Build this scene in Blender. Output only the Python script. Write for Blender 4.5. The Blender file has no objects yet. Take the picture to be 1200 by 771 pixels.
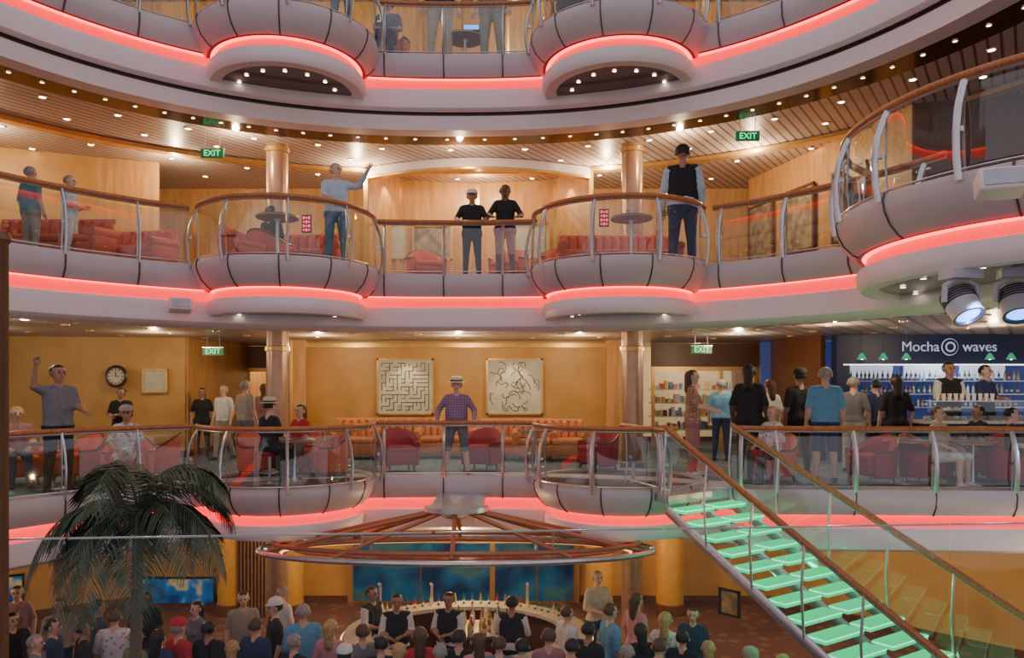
import bpy, math, random
import numpy as np
from mathutils import Vector, Matrix
random.seed(7)
sin,cos,pi,rad=math.sin,math.cos,math.pi,math.radians
EYE=1.82; FL=867.0
def bx(p,D): return (p-600)*D/FL
def bz(q,D): return EYE+(450-q)*D/FL
F0,F1,F2,FB=0.0,3.9,8.15,-3.75
# ---------------------------------------------------------------- materials
_M={}
def mat(name,col=(.5,.5,.5),rough=.5,metal=0,em=None,es=0,kind=None,col2=None,scale=6,spec=None):
    if name in _M: return _M[name]
    m=bpy.data.materials.new(name); m.use_nodes=True
    nt=m.node_tree; b=nt.nodes['Principled BSDF']
    b.inputs['Base Color'].default_value=(*col,1); b.inputs['Roughness'].default_value=rough; b.inputs['Metallic'].default_value=metal
    if spec is not None: b.inputs['Specular IOR Level'].default_value=spec
    if em: b.inputs['Emission Color'].default_value=(*em,1); b.inputs['Emission Strength'].default_value=es
    tc=nt.nodes.new('ShaderNodeTexCoord')
    def ramp(fac,stops):
        r=nt.nodes.new('ShaderNodeValToRGB'); e=r.color_ramp.elements
        while len(e)<len(stops): e.new(.5)
        for i,(p,c) in enumerate(stops): e[i].position=p; e[i].color=(*c,1)
        nt.links.new(fac,r.inputs[0]); return r.outputs[0]
    if kind in(None,'noise'):
        n=nt.nodes.new('ShaderNodeTexNoise'); n.inputs['Scale'].default_value=scale
        nt.links.new(tc.outputs['Object'],n.inputs['Vector'])
        c2=col2 or tuple(c*.88 for c in col)
        o=ramp(n.outputs['Fac'],[(.35,c2),(.65,col)])
        nt.links.new(o,b.inputs['Base Color'])
    elif kind=='wood':
        mp=nt.nodes.new('ShaderNodeMapping'); mp.inputs['Scale'].default_value=(7,7,.7)
        n=nt.nodes.new('ShaderNodeTexNoise'); n.inputs['Scale'].default_value=scale; n.inputs['Detail'].default_value=6
        nt.links.new(tc.outputs['Object'],mp.inputs[0]); nt.links.new(mp.outputs[0],n.inputs['Vector'])
        o=ramp(n.outputs['Fac'],[(.3,col2 or tuple(c*.6 for c in col)),(.7,col)])
        nt.links.new(o,b.inputs['Base Color'])
    elif kind=='slat':
        mp=nt.nodes.new('ShaderNodeMapping'); mp.inputs['Rotation'].default_value=(0,0,rad(35))
        w=nt.nodes.new('ShaderNodeTexWave'); w.inputs['Scale'].default_value=scale
        nt.links.new(tc.outputs['Object'],mp.inputs[0]); nt.links.new(mp.outputs[0],w.inputs['Vector'])
        o=ramp(w.outputs['Fac'],[(.05,col2),(.2,col)])
        nt.links.new(o,b.inputs['Base Color'])
    elif kind=='plaid':
        outs=[]
        for d in('X','Z'):
            w=nt.nodes.new('ShaderNodeTexWave'); w.bands_direction=d; w.inputs['Scale'].default_value=scale
            nt.links.new(tc.outputs['Object'],w.inputs['Vector']); outs.append(w.outputs['Fac'])
        a=nt.nodes.new('ShaderNodeMath'); a.operation='MULTIPLY'; nt.links.new(outs[0],a.inputs[0]); nt.links.new(outs[1],a.inputs[1])
        o=ramp(a.outputs[0],[(.1,col2),(.35,col)]); nt.links.new(o,b.inputs['Base Color'])
    elif kind=='carpet':
        v=nt.nodes.new('ShaderNodeTexVoronoi'); v.inputs['Scale'].default_value=scale
        nt.links.new(tc.outputs['Object'],v.inputs['Vector'])
        o=ramp(v.outputs['Distance'],[(.1,col2),(.45,col)]); nt.links.new(o,b.inputs['Base Color'])
    elif kind=='screen':
        n=nt.nodes.new('ShaderNodeTexNoise'); n.inputs['Scale'].default_value=scale
        nt.links.new(tc.outputs['Object'],n.inputs['Vector'])
        o=ramp(n.outputs['Fac'],[(.38,(.004,.03,.12)),(.5,(.01,.12,.32)),(.56,(col)),(.64,(.01,.06,.22))])
        nt.links.new(o,b.inputs['Base Color']); nt.links.new(o,b.inputs['Emission Color']); b.inputs['Emission Strength'].default_value=es
    _M[name]=m; return m
def glassmat(name,tint=(.86,.95,.93),refl=.12):
    m=bpy.data.materials.new(name); m.use_nodes=True; nt=m.node_tree; nt.nodes.clear()
    o=nt.nodes.new('ShaderNodeOutputMaterial'); t=nt.nodes.new('ShaderNodeBsdfTransparent'); g=nt.nodes.new('ShaderNodeBsdfGlossy')
    fr=nt.nodes.new('ShaderNodeFresnel'); fr.inputs[0].default_value=1.45
    mt=nt.nodes.new('ShaderNodeMath'); mt.operation='MULTIPLY_ADD'; mt.inputs[1].default_value=.9; mt.inputs[2].default_value=refl*.3
    nt.links.new(fr.outputs[0],mt.inputs[0])
    t.inputs[0].default_value=(*tint,1); g.inputs[0].default_value=(.9,.95,1,1); g.inputs['Roughness'].default_value=.03
    mx=nt.nodes.new('ShaderNodeMixShader'); nt.links.new(mt.outputs[0],mx.inputs[0]); nt.links.new(t.outputs[0],mx.inputs[1]); nt.links.new(g.outputs[0],mx.inputs[2])
    nt.links.new(mx.outputs[0],o.inputs[0]); return m
GLASS=glassmat('rail_glass',(.84,.93,.93),.25); GLASSN=glassmat('clear_glass',(.92,.95,.96),.08)
STEEL=mat('brushed_steel',(.70,.72,.76),.28,.85); DSTEEL=mat('dark_bronze_metal',(.12,.09,.085),.35,.6)
RAILW=mat('handrail_wood',(.58,.23,.085),.28,kind='wood',col2=(.36,.12,.04))
GREY=mat('balcony_panel_grey',(.60,.54,.57),.45,col2=(.58,.52,.55),scale=1); WHITE=mat('fascia_white',(.90,.82,.86),.45,col2=(.88,.80,.84),scale=1)
RED=mat('neon_red',(.5,.02,.02),.6,em=(1,.02,.03),es=1.9,spec=.1); REDL=mat('neon_red_tube',(.5,.02,.02),.6,em=(1,.05,.035),es=7)
HONEY=mat('honey_wood',(.72,.41,.155),.35,kind='wood',col2=(.54,.27,.085),scale=1.6)
GOLD=mat('gold_wall',(.66,.38,.115),.45,col2=(.57,.31,.08),scale=1.2)
DWOOD=mat('dark_wood',(.20,.08,.035),.35,kind='wood')
BRONZE=mat('bronze_column',(.60,.38,.25),.28,.45)
SLAT=mat('ceiling_slats',(.66,.56,.53),.4,kind='slat',col2=(.20,.13,.10),scale=1.8)
DARKC=mat('bronze_mirror_ceiling',(.16,.10,.07),.15,.7)
CEILM=mat('ceiling_panel',(.48,.41,.39),.35,kind='slat',col2=(.20,.15,.13),scale=.9)
CARPET=mat('carpet_blue_grey',(.12,.19,.24),.9,kind='carpet',col2=(.36,.26,.31),scale=2.5)
CARPET2=mat('carpet_red_brown',(.14,.06,.05),.9,kind='carpet',col2=(.24,.14,.10),scale=3)
BULB=mat('downlight_bulb',(1,1,1),.5,em=(1,.86,.65),es=14)
CORAL=mat('coral_velvet',(.74,.15,.08),.8,scale=12); MAROON=mat('maroon_velvet',(.40,.03,.05),.8,scale=12)
ORANGE=mat('tan_velvet',(.68,.26,.10),.8,scale=12)
BLACK=mat('black_plastic',(.02,.02,.022),.4); NAVY=mat('navy_panel',(.015,.03,.10),.4)
TRIMG=mat('gold_trim',(.80,.52,.18),.3,.6); CREAM=mat('cream_panel',(.75,.70,.55),.5)
# ---------------------------------------------------------------- mesh builder
class MB:
    def __init__(s): s.v=[];s.f=[];s.m=[];s.s=[];s.mats=[];s.M=None
    def mi(s,m):
        if m not in s.mats: s.mats.append(m)
        return s.mats.index(m)
    def add(s,vs,fs,m,smooth=False):
        b=len(s.v)
        for v in vs:
            v=Vector(v)
            s.v.append(tuple(s.M@v) if s.M else tuple(v))
        mm=m if isinstance(m,list) else [m]*len(fs)
        for f,q in zip(fs,mm): s.f.append([b+i for i in f]); s.m.append(s.mi(q)); s.s.append(smooth)
    def grid(s,rings,m,closed=False,smooth=True,cap=False):
        n=len(rings[0]); vs=[p for r in rings for p in r]; fs=[];ms=[]
        for i in range(len(rings)-1):
            for j in range(n if closed else n-1):
                k=(j+1)%n; fs.append([i*n+j,i*n+k,(i+1)*n+k,(i+1)*n+j]); ms.append(m[i] if isinstance(m,list) else m)
        if cap:
            fs.append(list(range(n))[::-1]); fs.append([(len(rings)-1)*n+j for j in range(n)]); q=m if not isinstance(m,list) else m[0]; ms+=[q,q]
        s.add(vs,fs,ms,smooth)
    def box(s,c,d,m,rz=0):
        x,y,z=[q/2 for q in d]; R=Matrix.Rotation(rz,3,'Z'); c=Vector(c)
        vs=[c+R@Vector((a*x,b*y,e*z)) for a in(-1,1) for b in(-1,1) for e in(-1,1)]
        s.add(vs,[[0,1,3,2],[4,6,7,5],[0,4,5,1],[2,3,7,6],[0,2,6,4],[1,5,7,3]],m)
    def rbox(s,c,d,r,m,rz=0,nu=12,nv=8):
        R=Matrix.Rotation(rz,3,'Z'); c=Vector(c); h=[max(q/2-r,0) for q in d]; rings=[]
        sg=lambda a:(1 if a>=0 else -1)
        for i in range(nv+1):
            ph=-pi/2+pi*i/nv; ring=[]
            for j in range(nu):
                th=2*pi*(j+.5)/nu; n=(cos(ph)*cos(th),cos(ph)*sin(th),sin(ph))
                zz=sg(ph+1e-9 if abs(ph)>1e-6 else 1)
                ring.append(c+R@Vector((sg(n[0])*h[0]+n[0]*r,sg(n[1])*h[1]+n[1]*r,zz*h[2]+n[2]*r)))
            rings.append(ring)
        s.grid(rings,m,closed=True,smooth=True,cap=True)
    def lathe(s,prof,c,m,n=48,a0=0,a1=2*pi,smooth=True,sx=1,sy=1):
        full=abs(a1-a0-2*pi)<1e-6; k=n if full else n+1
        rings=[[(c[0]+r*cos(a0+(a1-a0)*j/n)*sx,c[1]+r*sin(a0+(a1-a0)*j/n)*sy,c[2]+z) for j in range(k)] for r,z in prof]
        s.grid(rings,m,closed=full,smooth=smooth)
    def sphere(s,c,r,m,n=10,k=7,sc=(1,1,1)):
        s.grid([[(c[0]+r*sc[0]*cos(2*pi*j/n)*cos(-pi/2+pi*i/k),c[1]+r*sc[1]*sin(2*pi*j/n)*cos(-pi/2+pi*i/k),c[2]+r*sc[2]*sin(-pi/2+pi*i/k)) for j in range(n)] for i in range(k+1)],m,closed=True)
    def tube(s,pts,r,m,n=8,cap=True,flat=1):
        pts=[Vector(p) for p in pts]; L=len(pts); rr=r if isinstance(r,(list,tuple)) else [r]*L; rings=[];u=None
        for i,p in enumerate(pts):
            t=(pts[min(i+1,L-1)]-pts[max(i-1,0)]); t=t.normalized() if t.length>1e-9 else Vector((0,0,1))
            if u is None: u=t.orthogonal().normalized() if abs(t.z)>.9 else Vector((-t.y,t.x,0)).normalized()
            u=(u-t*u.dot(t)); u=u.normalized() if u.length>1e-6 else t.orthogonal().normalized()
            w=t.cross(u); rings.append([p+(u*cos(2*pi*j/n)+w*sin(2*pi*j/n)*flat)*rr[i] for j in range(n)])
        s.grid(rings,m,closed=True,cap=cap)
    def sweep(s,path,prof,m,smooth=True):
        s.grid([[(x+nx*p,y+ny*p,z) for (x,y,nx,ny) in path] for p,z in prof],m,smooth=smooth)
    def build(s,name,loc=None,bev=0):
        me=bpy.data.meshes.new(name); me.from_pydata(s.v,[],s.f)
        for q in s.mats: me.materials.append(q)
        me.polygons.foreach_set('material_index',s.m); me.polygons.foreach_set('use_smooth',s.s); me.update()
        o=bpy.data.objects.new(name,me); bpy.context.collection.objects.link(o)
        try: me.set_sharp_from_angle(angle=rad(40))
        except Exception: pass
        return o
def place(x,y,z,yaw=0,sc=1): return Matrix.Translation((x,y,z))@Matrix.Rotation(yaw,4,'Z')@Matrix.Scale(sc,4)
# ---------------------------------------------------------------- plan of the atrium
CX,CY,A,N=-1.1,6.9,7.5,2.3
def SP(t,off=0):
    c,s=cos(t),sin(t); x=A*math.copysign(abs(c)**(2/N),c); y=A*math.copysign(abs(s)**(2/N),s)
    gx=math.copysign(abs(x/A)**(N-1),x); gy=math.copysign(abs(y/A)**(N-1),y); l=math.hypot(gx,gy)
    return (CX+x-off*gx/l,CY+y-off*gy/l,-gx/l,-gy/l)
def tX(X):
    x=(X-CX)/A; c=math.copysign(abs(x)**(N/2),x); return math.acos(max(-1,min(1,c)))
def rpath(t0,t1,n=40,off=0):
    return [SP(t0+(t1-t0)*i/n,off) for i in range(n+1)]
def cpath(c,r,a0,a1,n=28):
    return [(c[0]+r*cos(a0+(a1-a0)*i/n),c[1]+r*sin(a0+(a1-a0)*i/n),cos(a0+(a1-a0)*i/n),sin(a0+(a1-a0)*i/n)) for i in range(n+1)]
def line(p,q,n=10,side=1):
    dx,dy=q[0]-p[0],q[1]-p[1]; l=math.hypot(dx,dy); nx,ny=dy/l*side,-dx/l*side
    return [(p[0]+dx*i/n,p[1]+dy*i/n,nx,ny) for i in range(n+1)]
TL,TR=rad(200),rad(-18)
PODS=[(-4.2,13.9),(2.0,13.9)]; PR=1.62
BIG=(6.85,8.9); BR=2.65
MAINT=tX(3.9)
mainpath=rpath(TL,MAINT,70)+line((3.95,12.55),(14,12.1),14,1)
fullpath=rpath(TL,TR,110)
def fascia(name,path,F,dep):
    b=MB()
    prof=[(-.4,F+.05),(.10,F+.05),(.15,F-.05),(.13,F-.24),(.04,F-.38),(-.02,F-.385),(-.08,F-.40),(-.05,F-.58),(.03,F-.61),(.06,F-.70),(.02,F-.96),(-.06,F-1.02)]
    ms=[GREY,GREY,GREY,GREY,DSTEEL,REDL,RED,WHITE,WHITE,WHITE,WHITE]
    if dep>1.1: prof+=[(-.14,F-1.02),(-.14,F-1.07),(-.10,F-1.08),(-.16,F-dep),(-.5,F-dep-.01)]; ms+=[DSTEEL,DSTEEL,WHITE,WHITE,WHITE]
    else: prof+=[(-.5,F-dep-.01)]; ms+=[WHITE]
    b.sweep(path,prof,ms); return b.build(name)
fascia('balcony_fascia',mainpath,F0,1.05); fascia('balcony_fascia',fullpath,F1,1.04); fascia('balcony_fascia',fullpath,F2,1.34)
def outer(path,z,m,name,o0=0,R=17):
    b=MB(); r0=[(x+nx*o0,y+ny*o0,z) for x,y,nx,ny in path]; r1=[]
    for x,y,nx,ny in path:
        d=Vector((x-CX,y-CY+2)); d.normalize(); r1.append((CX+d.x*R,CY-2+d.y*(R),z))
    b.grid([r0,r1],m,smooth=False); return b.build(name)
outer(mainpath,F0,CARPET,'floor',0,21); outer(fullpath,F1,CARPET2,'floor',-.1,20); outer(fullpath,F2,CARPET2,'floor',-.1,20)
outer(mainpath,-1.0,CEILM,'ceiling',-.45,20)
outer(fullpath,2.98,CEILM,'ceiling',-.45,21)
outer(fullpath,6.95,SLAT,'ceiling',-.45,20); outer(fullpath,11.5,CEILM,'ceiling',-.3,20)
b=MB(); b.sweep(fullpath,[(-.45,6.86),(-1.15,6.84),(-1.2,6.94)],[DARKC,TRIMG]); b.sweep(fullpath,[(-3.3,6.93),(-3.35,6.86),(-3.6,6.86),(-3.65,6.93)],TRIMG); b.build('trim_1')
b=MB(); b.sweep(fullpath,[(-.45,2.88),(-.9,2.87),(-.95,2.97)],[DARKC,WHITE]); b.build('trim_2')
b=MB(); b.box((0,8,FB-.05),(44,40,.1),CARPET2); b.build('floor')
# pods ------------------------------------------------------------
def pod(c,R,F,name='balcony_pod'):
    b=MB()
    prof=[(0,F+.03),(R-.12,F+.03),(R-.1,F+.07),(R+.03,F+.07),(R+.06,F-.0),(R+.04,F-.12),(R-.03,F-.27),(R-.14,F-.39),(R-.2,F-.42),(R-.26,F-.42),(R-.32,F-.44),(R-.28,F-.58),(R-.21,F-.60),(R-.18,F-.66),(R-.20,F-.80),(R-.25,F-.86),(R-.44,F-.86),(R-.46,F-.80),(0,F-.80)]
    ms=[CARPET2,GREY,GREY,GREY,GREY,GREY,GREY,GREY,DSTEEL,REDL,RED,WHITE,WHITE,WHITE,WHITE,WHITE,WHITE,DARKC]
    b.lathe(prof,(c[0],c[1],0),ms,n=80)
    for i in range(14):
        a=2*pi*i/14; r=(R-.75)
        b.lathe([(0,F-.815),(.035,F-.815)],(c[0]+r*cos(a),c[1]+r*sin(a),0),BULB,n=8)
    for i in range(12):
        a=2*pi*i/12+.2
        b.tube([(c[0]+(R+q)*cos(a),c[1]+(R+q)*sin(a),F+z) for q,z in((.04,.08),(.065,-.0),(.045,-.12),(-.025,-.27),(-.14,-.39),(-.2,-.43))],.013,DSTEEL,n=5)
    return b.build(name)
for F in(F1,F2):
    for c in PODS: pod(c,PR,F)
for c in PODS: pod(c,PR-.05,F0)
pod(BIG,BR,F1)
# railings -------------------------------------------------------
def railing(path,F,step=1.15,name='balcony_railing',ribs=True,ends=False):
    b=MB(); H=1.07
    b.tube([(x,y,F+H) for x,y,_,_ in path],.042,RAILW,n=10)
    b.tube([(x,y,F+H-.055) for x,y,_,_ in path],.018,STEEL,n=6)
    b.tube([(x+nx*.05,y+ny*.05,F+.1) for x,y,nx,ny in path],.014,STEEL,n=6)
    b.sweep([(x+nx*.05,y+ny*.05,nx,ny) for x,y,nx,ny in path],[(0,F+.13),(0,F+.94)],GLASS)
    d=0; last=path[0]; nxt=.15
    for q in path[1:]:
        seg=math.hypot(q[0]-last[0],q[1]-last[1])
        while d+seg>=nxt and seg>1e-6:
            f=(nxt-d)/seg; x,y,nx,ny=[last[k]+(q[k]-last[k])*f for k in range(4)]
            P=lambda o,z:(x+nx*o,y+ny*o,F+z)
            b.tube([P(.12,-.02),P(.16,.2),P(.17,.45),P(.13,.72),P(.05,.93),P(0,1.03)],.02,STEEL,n=6,flat=2)
            b.tube([P(0,.03),P(.03,.4),P(.02,.75),P(0,1.0)],.013,STEEL,n=5)
            b.box(P(.1,.5),(.05,.05,.05),STEEL)
            if ribs: b.tube([P(.11,.07),P(.16,-.05),P(.14,-.24),P(.05,-.39)],.014,DSTEEL,n=5)
            nxt+=step
        d+=seg; last=q
    return b.build(name)
for F in(F0,F1,F2):
    c1,c2=PODS
    railing(rpath(TL,tX(-5.75),36),F); railing(cpath(c1,PR-.03,rad(205),rad(374)),F,1.05,ribs=False)
    railing(rpath(tX(-2.62),tX(.42),14),F); 
    if F!=F0:
        railing(cpath(c2,PR-.03,rad(166),rad(335)),F,1.05,ribs=False)
        railing(rpath(tX(3.58),rad(22) if F==F1 else TR,30),F)
    else:
        railing(cpath(c2,PR-.03,rad(166),rad(300)),F,1.05,ribs=False)
railing(cpath(BIG,BR-.03,rad(125),rad(290),40),F1,.95,ribs=False)
railing(line((4.3,12.55),(14,12.1),16,1),F0,1.3)
# columns ---------------------------------------------------------
for X in(bx(325,15.9),bx(741,15.9)):
    b=MB()
    b.lathe([(.23,FB),(.23,13)],(X,15.9,0),BRONZE,n=28)
    for z in(F0,F1,F2): 
        b.lathe([(.23,z+.02),(.27,z+.03),(.27,z+.14),(.23,z+.16)],(X,15.9,0),DSTEEL,n=28)
        b.lathe([(.235,z-1.38),(.26,z-1.37),(.26,z-1.28),(.235,z-1.26)],(X,15.9,0),TRIMG,n=28)
    b.build('column')
# ---------------------------------------------------------------- walls
def wall(name,p,q,z0,z1,m,t=.12,b=None,bd=True):
    own=b is None; b=b or MB(); dx,dy=q[0]-p[0],q[1]-p[1]; l=math.hypot(dx,dy)
    b.box(((p[0]+q[0])/2,(p[1]+q[1])/2,(z0+z1)/2),(l,t,z1-z0),m,rz=math.atan2(dy,dx))
    if bd: b.box(((p[0]+q[0])/2,(p[1]+q[1])/2,z0+.08),(l,t+.04,.16),DWOOD,rz=math.atan2(dy,dx))
    return b.build(name) if own else b
wall('wall_back',(-6.0,20),(3.0,20),F0,2.98,GOLD)
b=MB()
for X in(-5.8,2.85,): 
    b.box((X,19.75,1.49),(.7,.4,2.98),HONEY); b.box((X,19.5,1.49),(.08,.12,2.98),TRIMG)
b.box((-1.45,19.86,2.86),(8.6,.22,.12),TRIMG)
b.build('trim_3')
wall('wall_left',(-16,17.5),(-8.2,18.6),F0,2.98,GOLD)
wall('wall_left',(-8.2,18.6),(-8.0,24),F0,2.98,HONEY)
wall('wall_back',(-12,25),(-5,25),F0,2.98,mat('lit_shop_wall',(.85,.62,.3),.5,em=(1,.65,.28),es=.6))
wall('wall_back',(-6,20),(-6,25),F0,2.98,HONEY)
wall('wall_back',(3,20),(3,25),F0,2.98,HONEY)
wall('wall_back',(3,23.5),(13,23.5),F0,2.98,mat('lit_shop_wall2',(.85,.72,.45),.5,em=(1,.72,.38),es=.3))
wall('wall_right',(7.0,19.8),(7.4,17.6),F0,2.98,DWOOD); wall('wall_right',(7.0,19.8),(7.0,23.4),F0,2.98,DWOOD)
def shopfront(X0,X1,y,z0):
    b=MB(); w=X1-X0
    for x in np.linspace(X0,X1,4): b.box((x,y,z0+1.1),(.09,.09,2.2),TRIMG)
    b.box(((X0+X1)/2,y,z0+2.25),(w+.1,.12,.12),TRIMG); b.box(((X0+X1)/2,y,z0+2.64),(w+.1,.1,.66),DWOOD)
    b.box(((X0+X1)/2,y,z0+1.1),(w,.015,2.1),GLASSN)
    cols=[mat('goods%d'%i,c,.5) for i,c in enumerate([(.8,.8,.75),(.7,.15,.1),(.1,.25,.5),(.85,.6,.2),(.9,.85,.8),(.15,.15,.15)])]
    for zz in(.45,.85,1.25,1.65):
        b.box(((X0+X1)/2,y+1.3,z0+zz),(w-.3,.4,.03),CREAM)
        x=X0+.25
        while x<X1-.3:
            ww=random.uniform(.07,.16); hh=random.uniform(.1,.26); b.box((x,y+1.25,z0+zz+.015+hh/2),(ww*.8,.14,hh),random.choice(cols)); x+=ww
    return b.build('shop_display_window')
shopfront(4.0,6.9,21.0,F0); shopfront(-8.0,-6.1,22.5,F0)
wall('wall_back',(-9.5,19),(6.5,19),FB,-1.02,GOLD)
wall('wall_left',(-18,13.5),(-9.5,19),FB,-1.02,GOLD)
wall('wall_right',(6.5,19),(13,12.5),FB,-1.02,GOLD); wall('wall_right',(13,12.5),(16,4),FB,-1.02,GOLD)
b=MB()
for X in(bx(268,17.8),bx(345,18.4),bx(700,18.4),bx(790,17.5)):
    b.lathe([(.33,FB),(.33,-1.02)],(X,18.0,0),mat('gold_pillar',(.85,.48,.10),.35,.3),n=24)
    b.lathe([(.36,FB),(.36,FB+.25),(.33,FB+.27)],(X,18.0,0),DWOOD,n=24)
b.build('pillar_group')
b=MB(); cur=mat('curtain_brown',(.30,.16,.08),.8)
xs=np.linspace(bx(290,18.3),bx(330,18.3),40)
b.grid([[(x,17.7+.05*sin(i*1.6),z) for i,x in enumerate(xs)] for z in(FB+.02,-2.5,-1.05)],cur); b.build('curtain')
wl=[(bx(430,17.6),17.6),(bx(470,18.6),18.6),(bx(560,19),19.0),(bx(650,18.6),18.6),(bx(692,17.6),17.6)]
b=MB()
for i in range(4): wall('',wl[i],wl[i+1],F1,6.95,HONEY,b=b)
for x,y in wl: b.box((x,y-.1,5.4),(.10,.10,3.0),TRIMG)
b.build('wall_back')
wall('wall_left',(-17,13.5),(-9.4,16.8),F1,6.95,GOLD); wall('wall_left',(-9.4,16.8),(-8.2,17.2),F1,6.95,HONEY)
wall('wall_back',(-15,19.5),(-3.0,19.5),F1,6.95,HONEY); wall('wall_back',(1.5,19.5),(7.4,19.5),F1,6.95,HONEY)
wall('wall_right',(6.0,18.6),(7.4,13.6),F1,6.95,HONEY); wall('wall_right',(7.4,13.6),(15,11.0),F1,6.95,DWOOD)
b=MB(); arc=[(bx(430,17.4)+(bx(692,17.4)-bx(430,17.4))*i/30,17.4-.75*sin(pi*i/30),0,-1) for i in range(31)]
b.sweep(arc,[(-.05,6.93),(.02,6.72),(.0,6.66),(-.2,6.66),(-.22,6.72),(-.22,6.93)],[WHITE,TRIMG,TRIMG,TRIMG,WHITE])
b.sweep(arc,[(-.26,6.74),(-.26,6.82)],mat('cove_light',(1,.8,.5),.5,em=(1,.6,.25),es=5)); b.build('ceiling_arch_soffit')
wall('wall_back',(-12,18.8),(10,18.8),F2,11.5,HONEY); wall('wall_left',(-17,12),(-12,18.8),F2,11.5,GOLD); wall('wall_right',(10,18.8),(15,12),F2,11.5,GOLD)
b=MB()
for i in range(18): b.box((-10+i*1.1,18.7,9.8),(.07,.1,3.3),TRIMG)
b.build('trim_4')
# downlights ------------------------------------------------------
b=MB()
def dl(x,y,z,r=.055):
    b.lathe([(0,z-.012),(r,z-.012)],(x,y,0),BULB,n=10); b.lathe([(r,z-.012),(r*1.4,z-.02),(r*1.5,z)],(x,y,0),TRIMG,n=10)
for z,offs in((6.95,(-1.8,-2.7,-4.1,-5.3)),(2.98,(-1.5,-2.8,-4.2,-5.6)),(11.5,(-1,-2.5))):
    for k,o in enumerate(offs):
        n=26
        for i in range(n+1):
            t=rad(196)+(rad(-14)-rad(196))*(i+.5*(k%2))/n; p=SP(t,o)
            if p[1]<19.3: dl(p[0],p[1],z)
for i in range(60):
    t=TL+(TR-TL)*i/60; p=SP(t,-.7); dl(p[0],p[1],2.875,.025); p=SP(t,-.8); dl(p[0],p[1],6.85,.03)
b.build('ceiling_downlights')
def light(x,y,z,e,col=(1,.72,.43),r=.06,typ='POINT',name='ceiling_lamp',rot=None,ang=70):
    l=bpy.data.lights.new(name,typ); l.energy=e; l.color=col; l.shadow_soft_size=r
    if typ=='SPOT': l.spot_size=rad(ang); l.spot_blend=.6
    o=bpy.data.objects.new(name,l); o.location=(x,y,z); bpy.context.collection.objects.link(o)
    if rot: o.rotation_euler=rot
    return o
for X,Y,e in((-10.5,14.5,75),(-7.5,16.5,75),(-3.6,17.2,75),(-.8,17.9,70),(2.2,17.2,75),(5.2,16,75),(8.8,14.5,50),(-5.6,15.0,45),(-1.1,15.6,50),(3.4,15.0,45)):
    light(X,Y,6.65,e*1.2)
for X,Y,e in((-11,15,40),(-8,16.5,40),(-4.6,17.6,65),(-1.3,17.6,65),(1.6,17.6,65),(5.2,17,60),(9.5,14.6,50),(-7,23,60),(5.5,21.9,60),(-1.1,15.2,50),(-8.5,12.9,40),(6.2,14.3,50)):
    light(X,Y,2.7,e*1.1)
for X,Y,e in((-11,12.5,70),(-8,15.5,80),(-4.3,16.6,80),(-.9,16.8,80),(2.6,16.4,80),(6.5,15.2,80),(9.5,12,60),(-1,14.6,70),(8,9,60)):
    light(X,Y,-1.25,e*1.15,col=(1,.68,.34))
for X in(-8,-4,0,4,8): light(X,16.5,11.0,100)
for X in(bx(475,19.6),bx(603,19.6)): light(X,19.3,2.8,60,typ='SPOT',rot=(rad(14),0,0),ang=80,r=.03,name='picture_lamp')
for px in(455,505,560,615,665): light(bx(px,18),17.9,6.8,60,typ='SPOT',rot=(rad(12),0,0),ang=60,r=.03,name='wall_washer_lamp')
# ---------------------------------------------------------------- people
def caps(b0,a,b,ra,rb,n=10):
    a,b=Vector(a),Vector(b); d=b-a; L=d.length
    t=d.normalized() if L>1e-6 else Vector((0,0,1)); u=t.orthogonal().normalized(); w=t.cross(u); rings=[]
    for k in range(5):
        ph=-pi/2+ (pi/2)*k/4*.999+.001; rings.append((a+t*(ra*sin(ph)),ra*cos(ph)))
    for k in range(5):
        ph=(pi/2)*k/4*.999; rings.append((b+t*(rb*sin(ph)),rb*cos(ph)))
    base=len(b0[0])
    for c,r in rings:
        for j in range(n): b0[0].append(tuple(c+(u*cos(2*pi*j/n)+w*sin(2*pi*j/n))*max(r,.0015)))
    for i in range(len(rings)-1):
        for j in range(n):
            k=(j+1)%n; b0[1].append((base+i*n+j,base+i*n+k,base+(i+1)*n+k,base+(i+1)*n+j))
    b0[1].append(tuple(base+j for j in range(n))[::-1]); b0[1].append(tuple(base+(len(rings)-1)*n+j for j in range(n)))
SKL=mat('skin_light',(.74,.47,.35),.5); SKM=mat('skin_tan',(.48,.27,.18),.5); SKD=mat('skin_dark',(.16,.085,.055),.5)
HB=mat('hair_black',(.018,.015,.014),.5); HBR=mat('hair_brown',(.11,.055,.028),.5); HG=mat('hair_grey',(.42,.39,.36),.7,col2=(.22,.2,.19),scale=40); HBL=mat('hair_blonde',(.55,.38,.18),.5,col2=(.35,.22,.1),scale=30)
EYEW=mat('eye_dark',(.03,.02,.02),.3); LIP=mat('lips',(.45,.13,.11),.5)
SHOE=mat('shoe_dark',(.04,.035,.035),.5); SHOEW=mat('shoe_white',(.8,.8,.8),.5)
STRAW=mat('straw_hat',(.76,.68,.52),.8)
def cl(n,c,**k): return mat('cloth_'+n,c,.85,scale=14,**k)
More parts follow.
